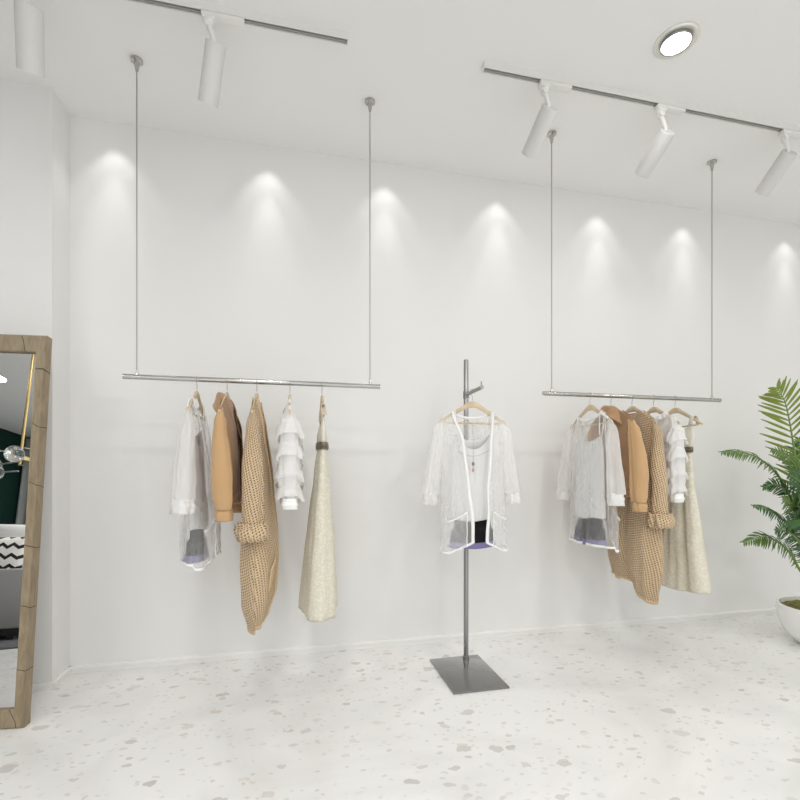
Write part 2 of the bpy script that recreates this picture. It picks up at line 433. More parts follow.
def make_hanger():
    t = thing('clothes_hanger')
    def hook(bm):
        pts = []
        for k in range(-2, 20):
            a = math.radians(200-k*13.0); pts.append(Vector(to_loc(.0132*math.cos(a)+.0, 0, .0132*math.sin(a)+.0005)))
        pts = pts[::1]
        pts += [Vector(to_loc(.004, 0, -.02)), Vector(to_loc(0, 0, -.03)), Vector(to_loc(0, 0, -.05))]
        tube(bm, pts, .0018, 8)
    part('hook', hook, 'chain', t)
    def body(bm):
        n = 24; rings = []
        for k in range(-n, n+1):
            u = HL*k/n; hh = lerp(.019, .007, (abs(k)/n)**.7); zc = arm_z(u)-hh-(.003*(3-abs(k)) if abs(k) < 3 else 0); th = lerp(.0075, .0055, abs(k)/n)
            rings.append([bm.verts.new(to_loc(u, th*math.cos(a), zc+hh*math.sin(a))) for a in [2*PI*j/10 for j in range(10)]])
        for a, b in zip(rings, rings[1:]):
            for j in range(10): bm.faces.new((a[j], a[(j+1) % 10], b[(j+1) % 10], b[j]))
        bm.faces.new(rings[0][::-1]); bm.faces.new(rings[-1])
    part('hanger_arms', body, 'wood', t)
    part('trouser_bar', lambda bm: tube(bm, [to_loc(-.178, 0, HE+.002), to_loc(-.165, 0, HE-.010), to_loc(.165, 0, HE-.010), to_loc(.178, 0, HE+.002)], .005, 10), 'wood', t)
    return t

def cuff_ring(name, m, parent, c, ru, rv, z0, z1, seed=0, thick=.004, amp=.004):
    g = shell_grid(prof([(0, ru*.92), (.5, ru*1.06), (1, ru)]), prof([(0, rv*.92), (.5, rv*1.08), (1, rv)]), lambda u, s: z0, lambda u, s: z1, 40, 8, None, (amp, amp, 5), seed, lambda r: c[0], lambda r: c[1])
    return grid_obj(name, g, m, parent, True, thick)

def make_cardigan():
    """sheer white cardigan with bound edges and two pockets"""
    t = thing('sheer_cardigan')
    W = prof([(0, .192), (.1, .20), (.45, .178), (.8, .188), (1, .190)]); D = prof([(0, .012), (.2, .045), (.5, .064), (1, .073)])
    zb = lambda fu, s: -.865 if s < 0 else (-.885+.075*(1-min(1, abs(fu)/.8)))
    opp = prof([(0, .112), (.25, .062), (.6, .040), (.9, .026), (1, .026)]); opm = prof([(0, -.115), (.25, -.082), (.6, -.058), (.9, -.042), (1, -.040)])
    # +u edge first: ring runs from the -u front edge round the back to the +u front edge
    g = shell_grid(W, D, top_line(.112, 0, .03), zb, 120, 54, (opp, opm), (0, .0075, 9), 11, cv=prof([(0, 0), (.3, .004), (1, .020)]))
    grid_obj('body', g, 'organza', t, False)
    nu = len(g[0])
    for k0, k1 in ((0, 3), (nu-3, nu)):
        grid_obj('front_binding', sub(g, 0, 55, k0, k1), 'trim', t, False, .003, offset=0)
    grid_obj('hem_binding', sub(g, 53, 55, 0, nu), 'trim', t, False, .005, offset=0)
    grid_obj('neck_binding', sub(g, 0, 2, 34, nu-34), 'trim', t, False, .005, offset=0)
    for s in (1, -1):
        cu = prof([(0, .172), (.15, .197), (.5, .210), (1, .240)])
        sg = shell_grid(prof([(0, .014), (.12, .030), (.6, .042), (1, .044)]), prof([(0, .008), (.3, .032), (1, .042)]),
                        lambda u, sd: HE+.006, lambda fu, sd: -.565, 60, 40, None, (.002, .006, 5), 20+s, lambda r: s*cu(r), prof([(0, 0), (1, -.012)]))
        grid_obj('sleeve', sg, 'organza2', t)
        cuff_ring('cuff', 'ruffle', t, (s*.242, -.012), .039, .038, -.560, -.625, 30+s, amp=.008)
    # pockets: open-topped patches set just outside the front panels, with a bound slanting mouth
    for s, u0, u1 in ((1, .068, .170), (-1, -.168, -.085)):
        pg = []
        for i in range(15):
            r = i/14; row = []
            for k in range(17):
                q = k/16; u = lerp(u0, u1, q); ztop = lerp(-.662, -.712, q) if s > 0 else lerp(-.705, -.662, q)
                ztop -= .005*math.sin(PI*q)
                z = lerp(ztop, -.845, r); w = .19; v = .018+.071*max(.05, (1-(u/w)**2))**.43+.008+.002*math.sin(q*9+i)
                row.append(Vector(to_loc(u, v, z)))
            pg.append(row)
        po = grid_obj('pocket', pg, 'organza', t, False)
        ribbon('pocket_edge', [p+Vector((.002, 0, 0)) for p in pg[0]], .0045, 'trim', po)
        ribbon('pocket_edge', [pg[i][0 if s > 0 else -1]+Vector((.002, 0, 0)) for i in range(15)], .0028, 'trim', po)
    return t
def make_cami():
    """white vest on the same hanger with black shorts fixed below it"""
    t = thing('white_vest')
    W = prof([(0, .105), (.2, .118), (1, .128)]); D = prof([(0, .012), (.2, .026), (1, .040)])
    def zt(u, s): return -.235-.085*(1-(abs(u)/.105)**2 if abs(u) < .105 else 0) if s > 0 else -.24-.03*(1-min(1, abs(u)/.105)**2)
    zb = lambda fu, s: -.712-.006*math.sin(fu*4+(1 if s > 0 else 2))
    g = shell_grid(W, D, zt, zb, 90, 40, None, (.001, .004, 8), 41, p=.8)
    grid_obj('bodice', g, 'cami', t, True, .002)
    for s in (1, -1):
        for v in (1, -1):
            ribbon('shoulder_strap', [to_loc(s*.100, v*.008, -.24), to_loc(s*.104, v*.013, -.18), to_loc(s*.106, v*.011, arm_z(.106)-.005), to_loc(s*.106, 0, arm_z(.106)+.008)], .003, 'trim', t)
    return t
def make_shorts():
    t = thing('black_shorts')
    W = prof([(0, .100), (.5, .108), (.65, .122), (1, .130)]); D = prof([(0, .018), (.5, .024), (.65, .038), (1, .043)])
    zt = lambda u, s: -.66
    zb = lambda fu, s: -.848+.012*abs(fu)
    g = shell_grid(W, D, zt, zb, 80, 26, None, (.0, .002, 6), 43, p=.8, wob=.002)
    grid_obj('shorts_cloth', g, 'black', t, True, .002)
    g2 = shell_grid(prof([(0, .132), (1, .136)]), prof([(0, .045), (1, .047)]), lambda u, s: -.834+.008*abs(u)/.137, lambda fu, s: -.866+.008*abs(fu), 80, 5, None, (.003, .003, 6), 43, p=.8, wob=.001)
    grid_obj('lilac_hem', g2, 'purple', t, True, .002)
    return t
def make_jacket():
    t = thing('camel_jacket')
    W = prof([(0, .190), (.12, .205), (.5, .195), (1, .185)]); D = prof([(0, .014), (.3, .046), (.6, .054), (1, .050)])
    zb = lambda fu, s: -.585
    opp = prof([(0, .085), (.3, .07), (1, .055)]); opm = prof([(0, -.085), (.3, -.085), (1, -.10)])
    g = shell_grid(W, D, top_line(.085, 0, .01), zb, 110, 44, (opp, opm), (0, .006, 6), 51, cv=prof([(0, 0), (.3, .014), (1, .022)]))
    grid_obj('jacket_body', g, 'suede', t, False, .003)
    gi = swell(g, -.007); gi = [[p+Vector((0, 0, -.004)) for p in row] for row in gi][:-1]
    grid_obj('lining', gi, 'brown', t, False, .001)
    nu = len(g[0])
    # waistband
    grid_obj('waistband', swell(sub(g, 40, 45, 0, nu), .002), 'suede', t, False, .006, offset=0)
    # soft shawl collar that stands up round the hanger neck and folds over
    cg = []
    for i in range(13):
        q = i/12; row = []
        for k in range(49):
            a = -2.45+4.9*k/48            # 0 = back of neck
            b = abs(a)/2.45
            rad_u = lerp(.050, .125, q); rad_v = lerp(.026, .062, q)
            rise = .030*math.sin(PI*min(1, q*1.25))*(1-b*.5)
            z = arm_z(.02)-.008+rise-q*lerp(.058, .17, b**1.4)-.05*b*b
            u = rad_u*math.sin(a); v = -rad_v*math.cos(a)*1.0
            n_ = noise.noise_vector(Vector((u*18, v*18, q*3)))
            row.append(Vector(to_loc(u+n_.x*.008, v+n_.y*.006+.008*b, z+n_.z*.008)))
        cg.append(row)
    grid_obj('collar', cg, 'camel2', t, False, .005, offset=0)
    for s in (1, -1):
        cu = prof([(0, .160), (.12, .188), (.5, .212), (1, .205)])
        sg = shell_grid(prof([(0, .02), (.2, .038), (.6, .046), (.9, .040), (1, .036)]), prof([(0, .010), (.15, .026), (.45, .042), (.7, .047), (.9, .042), (1, .034)]),
                        lambda u, sd: HE+.012, lambda fu, sd: -.615, 64, 44, None, (.002, .004, 4), 60+s, lambda r: s*cu(r), prof([(0, 0), (.6, .012), (1, .02)]))
        grid_obj('sleeve', sg, 'camel', t, True, .003)
        cuff_ring('cuff', 'camel', t, (s*.205, .02), .032, .036, -.608, -.662, 70+s, .005, .003)
    return t
def make_knit():
    t = thing('knitted_cardigan')
    W = prof([(0, .185), (.1, .20), (.5, .205), (.85, .215), (1, .19)]); D = prof([(0, .014), (.12, .034), (.45, .062), (.72, .085), (.88, .075), (1, .035)])
    def zb(fu, s):
        q = max(0, min(1, (fu-.05)/.5)); q = q*q*(3-2*q)
        return -1.095-.085*q-.008*math.sin(fu*9) + (.0 if s < 0 else .02)
    opp = prof([(0, .08), (.3, .03), (.7, .015), (1, .05)]); opm = prof([(0, -.08), (.3, -.045), (.7, -.035), (1, -.06)])
    g = shell_grid(W, D, top_line(.08, 0, .02), zb, 120, 64, (opp, opm), (0, .009, 7), 81, cv=prof([(0, 0), (.4, .012), (1, .012)]))
    grid_obj('knitted_body', g, 'knit', t, False, .003)
    nu = len(g[0])
    for k0, k1 in ((0, 5), (nu-5, nu)):
        grid_obj('front_band', sub(g, 0, 65, k0, k1), 'knitband', t, False, .007, offset=0)
    grid_obj('hem_band', sub(g, 63, 65, 0, nu), 'knitband', t, False, .006, offset=0)
    grid_obj('neck_label', [[Vector(to_loc(u, -.004+.012*q, -.10-.10*q)) for u in (-.035, -.01, .015, .04)] for q in (0, .5, 1)], 'brown', t, False, .001)
    for s in (1, -1):
        cu = prof([(0, .165), (.12, .192), (.6, .208), (1, .212)])
        sg = shell_grid(prof([(0, .02), (.15, .032), (1, .038)]), prof([(0, .010), (.15, .024), (.5, .044), (1, .042)]),
                        lambda u, sd: HE+.010, lambda fu, sd: -.69, 60, 44, None, (.002, .004, 4), 90+s, lambda r: s*cu(r), prof([(0, 0), (1, .005)]))
        grid_obj('sleeve', sg, 'knit', t, True, .003)
        c = cuff_ring('rolled_cuff', 'knit', t, (s*.215, .004), .042, .050, -.675, -.755, 95+s, .012, .011)
        # pocket opening band on the front panel
    for s in (1, -1):
        pts = [to_loc(s*lerp(.06, .15, q), .098+.008*math.sin(q*PI)-.02*q, lerp(-.80, -.90, q)) for q in [i/8 for i in range(9)]]
        pg = [[Vector(p)+Vector((.002-.003*j, 0, -.03*j)) for p in pts] for j in range(5)]
        grid_obj('pocket', pg, 'knitband', t, False, .004)
    grid_obj('paper_tag', [[Vector(to_loc(.02+.03*a, .074+.004*b, -.60-.07*b)) for a in (0, 1)] for b in (0, 1)], 'tag', t, False, .001)
    return t
def make_blouse():
    t = thing('ruffled_blouse')
    W = prof([(0, .165), (.2, .165), (.6, .15), (1, .165)]); D = prof([(0, .010), (.2, .028), (1, .042)])
    g = shell_grid(W, D, top_line(.10, .09, .03), lambda fu, s: -.60, 80, 36, None, (0, .006, 9), 101)
    grid_obj('blouse_body', g, 'ruffle', t)
    for j, (z, wd, dp) in enumerate(((-.165, .15, .038), (-.25, .165, .048), (-.33, .160, .046), (-.41, .160, .052))):
        rg = shell_grid(prof([(0, wd*.93), (1, wd*1.07)]), prof([(0, dp*.6), (1, dp*1.15)]), lambda u, s: z-.02*math.cos(u*12), lambda fu, s: z-.105-.02*math.sin(fu*11+j*2), 150, 10, None, (.002, .0085, 24), 110+j, p=.8, wob=.012)
        grid_obj('ruffle', rg, 'ruffle', t)
    # neck frill
    ng = []
    for i in range(7):
        q = i/6; row = []
        for k in range(97):
            a = 2*PI*k/96; fr = .006*math.sin(a*15)*q
            row.append(Vector(to_loc((.098+.016*q)*math.cos(a), (.013+.018*q)*math.sin(a)+fr, arm_z(.098)+.012-.035*q-(.085 if math.sin(a) > 0 else .028)*(math.sin(a)**2)+.006*math.sin(a*13)*q)))
        ng.append(row)
    grid_obj('neck_frill', ng, 'trim', t, False)
    for s in (1, -1):
        cu = prof([(0, .145), (.15, .170), (1, .176)])
        sg = shell_grid(prof([(0, .02), (.2, .032), (.8, .038), (1, .026)]), prof([(0, .012), (.2, .036), (.8, .046), (1, .030)]),
                        lambda u, sd: arm_z(.15)+.004, lambda fu, sd: -.575, 60, 36, None, (.002, .006, 5), 120+s, lambda r: s*cu(r))
        grid_obj('sleeve', sg, 'ruffle', t)
        for j, z in enumerate((-.20, -.30, -.40, -.49)):
            rg = shell_grid(prof([(0, .030), (1, .042)]), prof([(0, .036), (1, .060)]), lambda u, sd: z, lambda fu, sd: z-.08-.014*math.sin(fu*5), 70, 7, None, (.002, .007, 9), 130+j, lambda r: s*.174, wob=.010)
            grid_obj('sleeve_ruffle', rg, 'ruffle', t)
        cuff_ring('cuff', 'trim', t, (s*.176, 0), .030, .036, -.568, -.618, 140+s, .002, .002)
    return t
def make_dress():
    t = thing('cream_dress')
    # bodice with a deep V
    def zt(u, s):
        a = min(1, abs(u)/.128); return lerp(-.285 if s > 0 else -.235, -.165, a**1.1)
    g = shell_grid(prof([(0, .130), (.5, .138), (1, .118)]), prof([(0, .010), (.5, .024), (1, .022)]), zt, lambda fu, s: -.318, 80, 14, None, (0, .002, 7), 151, wob=.002)
    grid_obj('bodice', g, 'creamp', t, True, .002)
    for s in (1, -1):
        sg = [[Vector(to_loc(s*(.127+.012*w-.006*(1-q)), v, z)) for w in (-1, 0, 1)] for q, (v, z) in enumerate(((-.013, -.175), (-.012, -.15), (-.009, arm_z(.13)+.000), (0, arm_z(.13)+.006), (.009, arm_z(.13)), (.012, -.15), (.013, -.175)))]
        grid_obj('shoulder_strap', sg, 'creamp', t, False, .002)
    g = shell_grid(prof([(0, .115), (.15, .135), (.6, .195), (1, .262)]), prof([(0, .022), (.15, .034), (.6, .060), (1, .078)]), lambda u, s: -.325, lambda fu, s: -1.125-.010*math.sin(fu*5)-.010*fu, 150, 50, None, (.002, .014, 8), 153, p=.8, cv=prof([(0, 0), (1, -.018)]))
    grid_obj('skirt', g, 'cream', t, True, .002)
    g = shell_grid(prof([(0, .123), (.5, .125), (1, .123)]), prof([(0, .026), (.5, .028), (1, .026)]), lambda u, s: -.300, lambda fu, s: -.333, 80, 5, None, (0, .0, 7), 151, wob=.001)
    grid_obj('belt', g, 'belt', t, True, .004, offset=1)
    part('belt_buckle', lambda bm: (box(bm, to_loc(0, .035, -.316), (.006, .035, .028), bev=.002), box(bm, to_loc(0, .039, -.316), (.004, .016, .012), bev=.001)), 'gold', t)
    return t
def make_necklace():
    t = thing('pendant_necklace')
    z0 = HE-.012
    def ch(bm):
        pts = []
        for k in range(31):
            q = k/30; u = lerp(.085, -.095, q); pts.append(to_loc(u+.02, .056, -.335-.03*(1-((q-.5)*2)**2)+.01*q))
        tube(bm, pts, .0014, 6)
        tube(bm, [to_loc(.018, .0085, z0+.008), to_loc(.018, .050, z0-.01), to_loc(.018, .056, -.25), to_loc(.018, .056, -.39)], .0013, 6)
    part('chain', ch, 'chain', t)
    part('grey_bead', lambda bm: sphere(bm, to_loc(.018, .056, -.402), (.008, .008, .011)), 'greybead', t)
    part('rose_drop', lambda bm: lathe(bm, [(0, .018), (.002, .012), (.007, -.004), (.006, -.012), (0, -.016)], 16, Matrix.Translation(to_loc(.018, .056, -.431))), 'pink', t)
    return t

hang = make_hanger()
protos = dict(cardigan=make_cardigan(), vest=make_cami(), shorts=make_shorts(), jacket=make_jacket(), knit=make_knit(), blouse=make_blouse(), dress=make_dress())
neck = make_necklace()
used = set()
def use(p, key):
    if key in used: return copy_tree(p)
    used.add(key); return p
def put(key, loc, rz, label, cat, group=None):
    p = hang if key == 'hanger' else protos[key]
    o = use(p, key); o.location = loc; o.rotation_euler = (0, 0, rz); tag(o, label, cat, group); return o
LX = (-.457, -.320, -.181, -.022, .136); RX = (1.677, 1.817, 1.960, 2.110, 2.263)
hg = 'wooden clothes hangers'
for side, xs in (('left', LX), ('right', RX)):
    on = 'left-hand hanging rail' if side == 'left' else 'hanging rail near the palm'
    rz = [0, 0, 0, 0, 0] if side == 'right' else [math.radians(a) for a in (0, -2, -2, 0, 0)]
    names = ('sheer white cardigan', 'camel jacket', 'beige knitted cardigan', 'white ruffled blouse', 'cream belted dress')
    for i, x in enumerate(xs):
        put('hanger', (x, RY, RZ), rz[i], 'pale wooden hanger holding the %s on the %s' % (names[i], on), 'hanger', hg)
    put('cardigan', (xs[0], RY, RZ), rz[0], 'sheer white cardigan with bound edges, first garment on the %s' % on, 'cardigan', 'sheer white cardigans')
    put('vest', (xs[0], RY, RZ), rz[0], 'white vest inside the sheer cardigan on the %s' % on, 'vest', 'white vests')
    put('shorts', (xs[0], RY, RZ), rz[0], 'black shorts under the sheer cardigan on the %s' % on, 'shorts', 'black shorts')
    put('jacket', (xs[1], RY, RZ), rz[1], 'short camel jacket with brown lining on the %s' % on, 'jacket', 'camel jackets')
    put('knit', (xs[2], RY, RZ), rz[2], 'long beige open-knit cardigan with rolled cuffs on the %s' % on, 'cardigan', 'beige knitted cardigans')
    put('blouse', (xs[3], RY, RZ), rz[3], 'white ruffled blouse on the %s' % on, 'blouse', 'white ruffled blouses')
    put('dress', (xs[4], RY, RZ), rz[4], 'long cream lace dress with dark belt on the %s' % on, 'dress', 'cream dresses')
# ------------------------------------------------------------------ garment stand
PX, PY = .968, 2.54
st = thing('garment_stand', (PX, PY, 0)); tag(st, 'steel garment stand with square base plate and one short arm, holding a white outfit', 'clothes stand')
part('base_plate', lambda bm: box(bm, (.908-PX, 2.37-PY, .005), (.297, .42, .010), bev=.003), 'plate', st)
part('pole', lambda bm: lathe(bm, [(0, .01), (.014, .01), (.014, 1.732), (.012, 1.737), (0, 1.737)], 20), 'stand', st)
part('pole_socket', lambda bm: lathe(bm, [(0, .010), (.019, .010), (.018, .024), (.0145, .026)], 24), 'stand', st)
AZ = 1.535
arm = part('support_arm', lambda bm: tube(bm, [(0, 0, AZ), (0, -.235, AZ+.004)], .0105, 16), 'stand', st)
part('end_pin', lambda bm: tube(bm, [(0, -.225, AZ+.004), (0, -.227, AZ+.035)], .0035, 10), 'stand', arm)
part('arm_collar', lambda bm: tube(bm, [(0, 0, AZ-.02), (0, 0, AZ+.02)], .0175, 20), 'stand', arm)
SL = (.962, 2.425, AZ); SR = -PI/2
put('hanger', SL, SR, 'pale wooden hanger hooked on the arm of the steel stand', 'hanger', hg)
put('cardigan', SL, SR, 'sheer white cardigan with open front and pockets hanging on the steel stand', 'cardigan', 'sheer white cardigans')
put('vest', SL, SR, 'white vest inside the sheer cardigan on the steel stand', 'vest', 'white vests')
put('shorts', SL, SR, 'black shorts with lilac hem below the white vest on the steel stand', 'shorts', 'black shorts')
neck.location = SL; neck.rotation_euler = (0, 0, SR); tag(neck, 'thin chain necklace with grey bead and rose drop hanging from the stand hanger', 'necklace')

# ------------------------------------------------------------------ track lighting
TY = 2.056
def make_track(x0, x1):
    t = thing('track_rail', (x0, TY, H)); L = x1-x0
    part('rail_channel', lambda bm: (box(bm, (L/2, -.015, -.0145), (L, .005, .029)), box(bm, (L/2, .015, -.0145), (L, .005, .029)),
                                    box(bm, (-.0025, 0, -.015), (.005, .036, .030)), box(bm, (L+.0025, 0, -.015), (.005, .036, .030))), 'white', t, False)
    part('conductor_slot', lambda bm: (box(bm, (L/2, 0, -.013), (L, .025, .020)), box(bm, (L/2, 0, -.025), (L, .004, .005))), 'slot', t, False)
    return t
tag(make_track(-1.75, .227), 'white lighting track with grey slot on the ceiling above the left-hand rail', 'track', 'lighting tracks')
tag(make_track(.873, 4.2), 'white lighting track with grey slot on the ceiling right of the gap between tracks', 'track', 'lighting tracks')
def make_spot(x, top, bot, label, R=.041, L=.215, Y0=None):
    """head from `top` to `bot`: its axis runs between the two sight lines, tilted towards the wall"""
    t = thing('track_spotlight', (x, TY, H-.029))
    part('adapter', lambda bm: (box(bm, (.055, 0, -.009), (.17, .036, .018), bev=.004), box(bm, (.0, 0, -.022), (.055, .034, .014), bev=.005)), 'white', t)
    part('swivel_joint', lambda bm: (lathe(bm, [(0, -.026), (.020, -.026), (.021, -.036), (.014, -.046), (0, -.046)], 24), tube(bm, [(0, -.015, -.046), (0, .015, -.046)], .014, 16)), 'white', t)
    o = Vector((0, 0, CAMH)); P = o+ray(*top)*((Y0 or TY-.005)/ray(*top).y); dd = ray(*bot).normalized()
    b = dd.dot(P-o); disc = L*L-((P-o).length_squared-b*b); s_ = b+math.sqrt(max(0, disc)); d = (o+dd*s_-P).normalized()
    loc = P-t.location; print('spot', x, [round(c, 3) for c in loc], [round(c, 3) for c in d], disc)
    q = (-d).to_track_quat('Z', 'Y').to_matrix().to_4x4(); m = Matrix.Translation(loc) @ q
    part('neck', lambda bm: tube(bm, [(0, 0, -.046), Vector((0, 0, -.046)).lerp(loc, .7)+Vector((0, 0, -.012)), loc+d*.03], [.012, .010, .012], 14), 'white', t)
    h = part('lamp_head', lambda bm: lathe(bm, [(0, 0), (R*.94, 0), (R, -.003), (R, -L), (R*.93, -L), (R*.90, -L+.022), (0, -L+.022)], 36, m), 'whitehead', t)
    part('lens', lambda bm: lathe(bm, [(0, -L+.0235), (R*.86, -L+.0235), (R*.80, -L+.012), (0, -L+.010)], 30, m), 'lens', h)
    tag(t, label, 'spotlight', 'track spotlights'); return t
make_spot(-1.03, (29, 5), (31, 76), 'white cylinder spotlight at the top left corner, above the mirror', R=.046)
make_spot(-.345, (216, 43), (208, 105), 'white cylinder spotlight on the left track near its right end')
make_spot(1.19, (550, 107), (529, 155), 'white cylinder spotlight nearest the left end of the right-hand track')
make_spot(1.855, (668, 131), (642, 174), 'white cylinder spotlight in the middle of the right-hand track')
make_spot(2.67, (790, 152), (762, 193), 'white cylinder spotlight at the right edge, above the palm')

# ------------------------------------------------------------------ recessed downlight
def make_down(x, y, label):
    t = thing('downlight', (x, y, H))
    part('outer_ring', lambda bm: lathe(bm, [(.060, 0), (.090, 0), (.090, -.004), (.084, -.009), (.072, -.007), (.064, -.003), (.060, -.003)], 48), 'gold', t)
    part('gimbal_ring', lambda bm: lathe(bm, [(.0575, -.002), (.065, -.003), (.065, -.014), (.061, -.018), (.0575, -.014)], 48), 'stand', t)
    part('diffuser', lambda bm: lathe(bm, [(0, -.002), (.058, -.002), (.058, -.013), (0, -.015)], 40), 'disc', t)
    return tag(t, label, 'ceiling light')
make_down(1.665, 1.756, 'round recessed ceiling downlight glowing white, in front of the right-hand track')

# ------------------------------------------------------------------ leaning mirror
MYAW, LEAN = math.radians(5), math.atan2(.16, 1.72)
mr = thing('floor_mirror', (-1.126, 2.281, .0)); mr.rotation_euler = Matrix.Rotation(-MYAW, 4, 'Z').to_3x3().to_4x4().to_euler()
tag(mr, 'large leaning floor mirror in a burl wood frame at the left edge', 'mirror')
mr.rotation_euler = (Matrix.Rotation(-MYAW, 3, 'Z') @ Matrix.Rotation(-LEAN, 3, 'X')).to_euler()
MH, MW, FT, FS, FD = 1.727, .92, .082, .040, .048
mr.location.z = 0.0
def member(pts_in, pts_out, ax):
    """mitred frame bar with softened edges; local x to the left is negative, y into the wall"""
    def f(bm):
        uvl = bm.loops.layers.uv.new('UVMap')
        fr = [Vector((*p, 0)) for p in ()]
        (a0, a1), (b0, b1) = pts_in, pts_out     # inner edge end points, outer edge end points (x, z)
        prf = [(0, .004, FD), (0, 0, .004), (.06, 0, 0), (.90, 0, .0), (1, 0, .010), (1, 0, FD)]
        rows = []
        for q, _, y in prf:
            rows.append([bm.verts.new((lerp(i[0], o[0], q), y, lerp(i[1], o[1], q))) for i, o in ((a0, b0), (a1, b1))])
        for r0, r1 in zip(rows, rows[1:]+rows[:1]):
            fc = bm.faces.new((r0[0], r0[1], r1[1], r1[0]))
            for l in fc.loops:
                c = l.vert.co; l[uvl].uv = (c.x, c.z) if ax == 'z' else (c.z, c.x)
        bm.faces.new([r[0] for r in rows]); bm.faces.new([r[1] for r in rows][::-1])
    return f
def fr(name, a, b, ax):
    return part(name, member(a, b, ax), 'burl', mr, True, 30)
o_, i_ = [(-MW, 0), (0, 0), (0, MH), (-MW, MH)], [(-MW+FS, FT), (-FS, FT), (-FS, MH-FT), (-MW+FS, MH-FT)]
fr('frame_side', (i_[1], i_[2]), (o_[1], o_[2]), 'z'); fr('frame_side', (i_[0], i_[3]), (o_[0], o_[3]), 'z')
fr('frame_bar', (i_[0], i_[1]), (o_[0], o_[1]), 'x'); fr('frame_bar', (i_[3], i_[2]), (o_[3], o_[2]), 'x')
part('mirror_glass', lambda bm: box(bm, (-MW/2, .020, MH/2), (MW-2*FS+.006, .006, MH-2*FT+.006)), 'glassm', mr, False)
part('back_panel', lambda bm: box(bm, (-MW/2, .036, MH/2), (MW-.02, .014, MH-.02)), 'wall', mr, False)  # pale finish picked so the unseen back bounces light onto the wall

# ------------------------------------------------------------------ what the mirror shows
sf = thing('sofa', (-2.93, -.05, .016), math.radians(-12)); tag(sf, 'grey upholstered sofa reflected in the mirror, holding a zigzag cushion', 'sofa')
part('sofa_arm', lambda bm: box(bm, (-.45, -.12, .37), (1.0, .22, .54), bev=.03), 'sofa', sf)
part('sofa_arm', lambda bm: box(bm, (-.45, -2.08, .37), (1.0, .22, .54), bev=.03), 'sofa', sf)
part('sofa_back', lambda bm: box(bm, (-.86, -1.1, .42), (.2, 1.74, .64), bev=.04), 'sofa', sf)
part('sofa_seat', lambda bm: box(bm, (-.36, -1.1, .28), (.80, 1.74, .34), bev=.04), 'sofa', sf)
part('sofa_base', lambda bm: box(bm, (-.45, -1.1, .07), (.94, 2.06, .07)), 'dark', sf)
for x in (-.05, -.85):
    for y in (-.1, -2.1): part('sofa_leg', lambda bm: box(bm, (x, y, .02), (.06, .06, .04)), 'dark', sf)
def cushion(name, loc, rot, s, m, label):
    bm = bmesh.new(); uvl = bm.loops.layers.uv.new('UVMap'); n = 18
    for sd in (1, -1):
        V = [[bm.verts.new((s*(i/n-.5), sd*.075*((1-(2*i/n-1)**4)*(1-(2*j/n-1)**4))**.5, s*(j/n-.5))) for j in range(n+1)] for i in range(n+1)]
        for i in range(n):
            for j in range(n):
                f = bm.faces.new((V[i][j], V[i+1][j], V[i+1][j+1], V[i][j+1]))
                for l in f.loops: l[uvl].uv = (l.vert.co.x+1, l.vert.co.z+1)
    bmesh.ops.remove_doubles(bm, verts=bm.verts, dist=1e-4)
    o = finish(name, bm, m); o.location = loc; o.rotation_euler = rot; return tag(o, label, 'cushion')
sfm = Matrix.Translation(sf.location) @ Matrix.Rotation(math.radians(-12), 4, 'Z')
def on_sofa(x, y, z): return sfm @ Vector((x, y, z))
cushion('cushion', on_sofa(-.38, -.335, .70), (math.radians(8), 0, math.radians(-10)), .50, 'zig', 'square cushion with black and white zigzags on the grey sofa')
cushion('cushion', on_sofa(-.40, -.53, .785), (math.radians(8), math.radians(2), math.radians(-10)), .62, 'cami', 'plain off-white cushion behind the zigzag cushion on the sofa')
rg = part('rug', lambda bm: box(bm, (0, 0, .008), (3.0, 3.4, .016), bev=.005), 'rug'); rg.location = (-3.55, -1.15, 0); rg.rotation_euler.z = math.radians(-30)
tag(rg, 'charcoal rug under the grey sofa, reflected in the mirror', 'rug')
ch = thing('chandelier', (-3.14, -.16, 0)); tag(ch, 'brass chandelier with clear glass globes, reflected in the mirror', 'chandelier')
part('rod', lambda bm: tube(bm, [(0, 0, 1.66), (0, 0, H)], .014, 12), 'brass', ch)
part('ceiling_rose', lambda bm: lathe(bm, [(0, H), (.06, H), (.06, H-.02), (0, H-.03)], 30), 'brass', ch)
part('hub', lambda bm: lathe(bm, [(0, 1.74), (.075, 1.74), (.075, 1.705), (0, 1.705)], 30), 'brass', ch)
for ang, ln, z in ((170, .30, 1.80), (205, .38, 1.70), (190, .20, 1.60), (60, .3, 1.7), (300, .32, 1.84), (10, .25, 1.66)):
    a = math.radians(ang); e = Vector((ln*math.cos(a), ln*math.sin(a), z))
    ar = part('chandelier_arm', lambda bm: tube(bm, [(0, 0, z), e*1.0+Vector((0, 0, 0))], .007, 10), 'chain', ch)
    part('glass_globe', lambda bm: (sphere(bm, e+Vector((math.cos(a)*.07, math.sin(a)*.07, 0)), .078, 24), sphere(bm, e+Vector((math.cos(a)*.07, math.sin(a)*.07, 0)), .072, 24)), 'glass', ar)
cu_ = thing('curtain', (-5.2, -4.05, 0)); tag(cu_, 'pale grey curtain in the far corner reflected in the mirror', 'curtain')
def curt(bm):
    rows = []
    for z in (0.01, 1.0, 2.0, 2.96):
        rows.append([bm.verts.new((-.82+1.7*k/120, .03*math.sin(k*.55), z)) for k in range(121)])
    for a, b in zip(rows, rows[1:]):
        for k in range(120): bm.faces.new((a[k], a[k+1], b[k+1], b[k]))
cp = part('curtain_cloth', curt, 'curtain', cu_); cp.modifiers.new('c', 'SOLIDIFY').thickness = .004
part('curtain_rail', lambda bm: tube(bm, [(-.84, 0, 2.985), (.9, 0, 2.985)], .012, 10), 'brass', cu_)

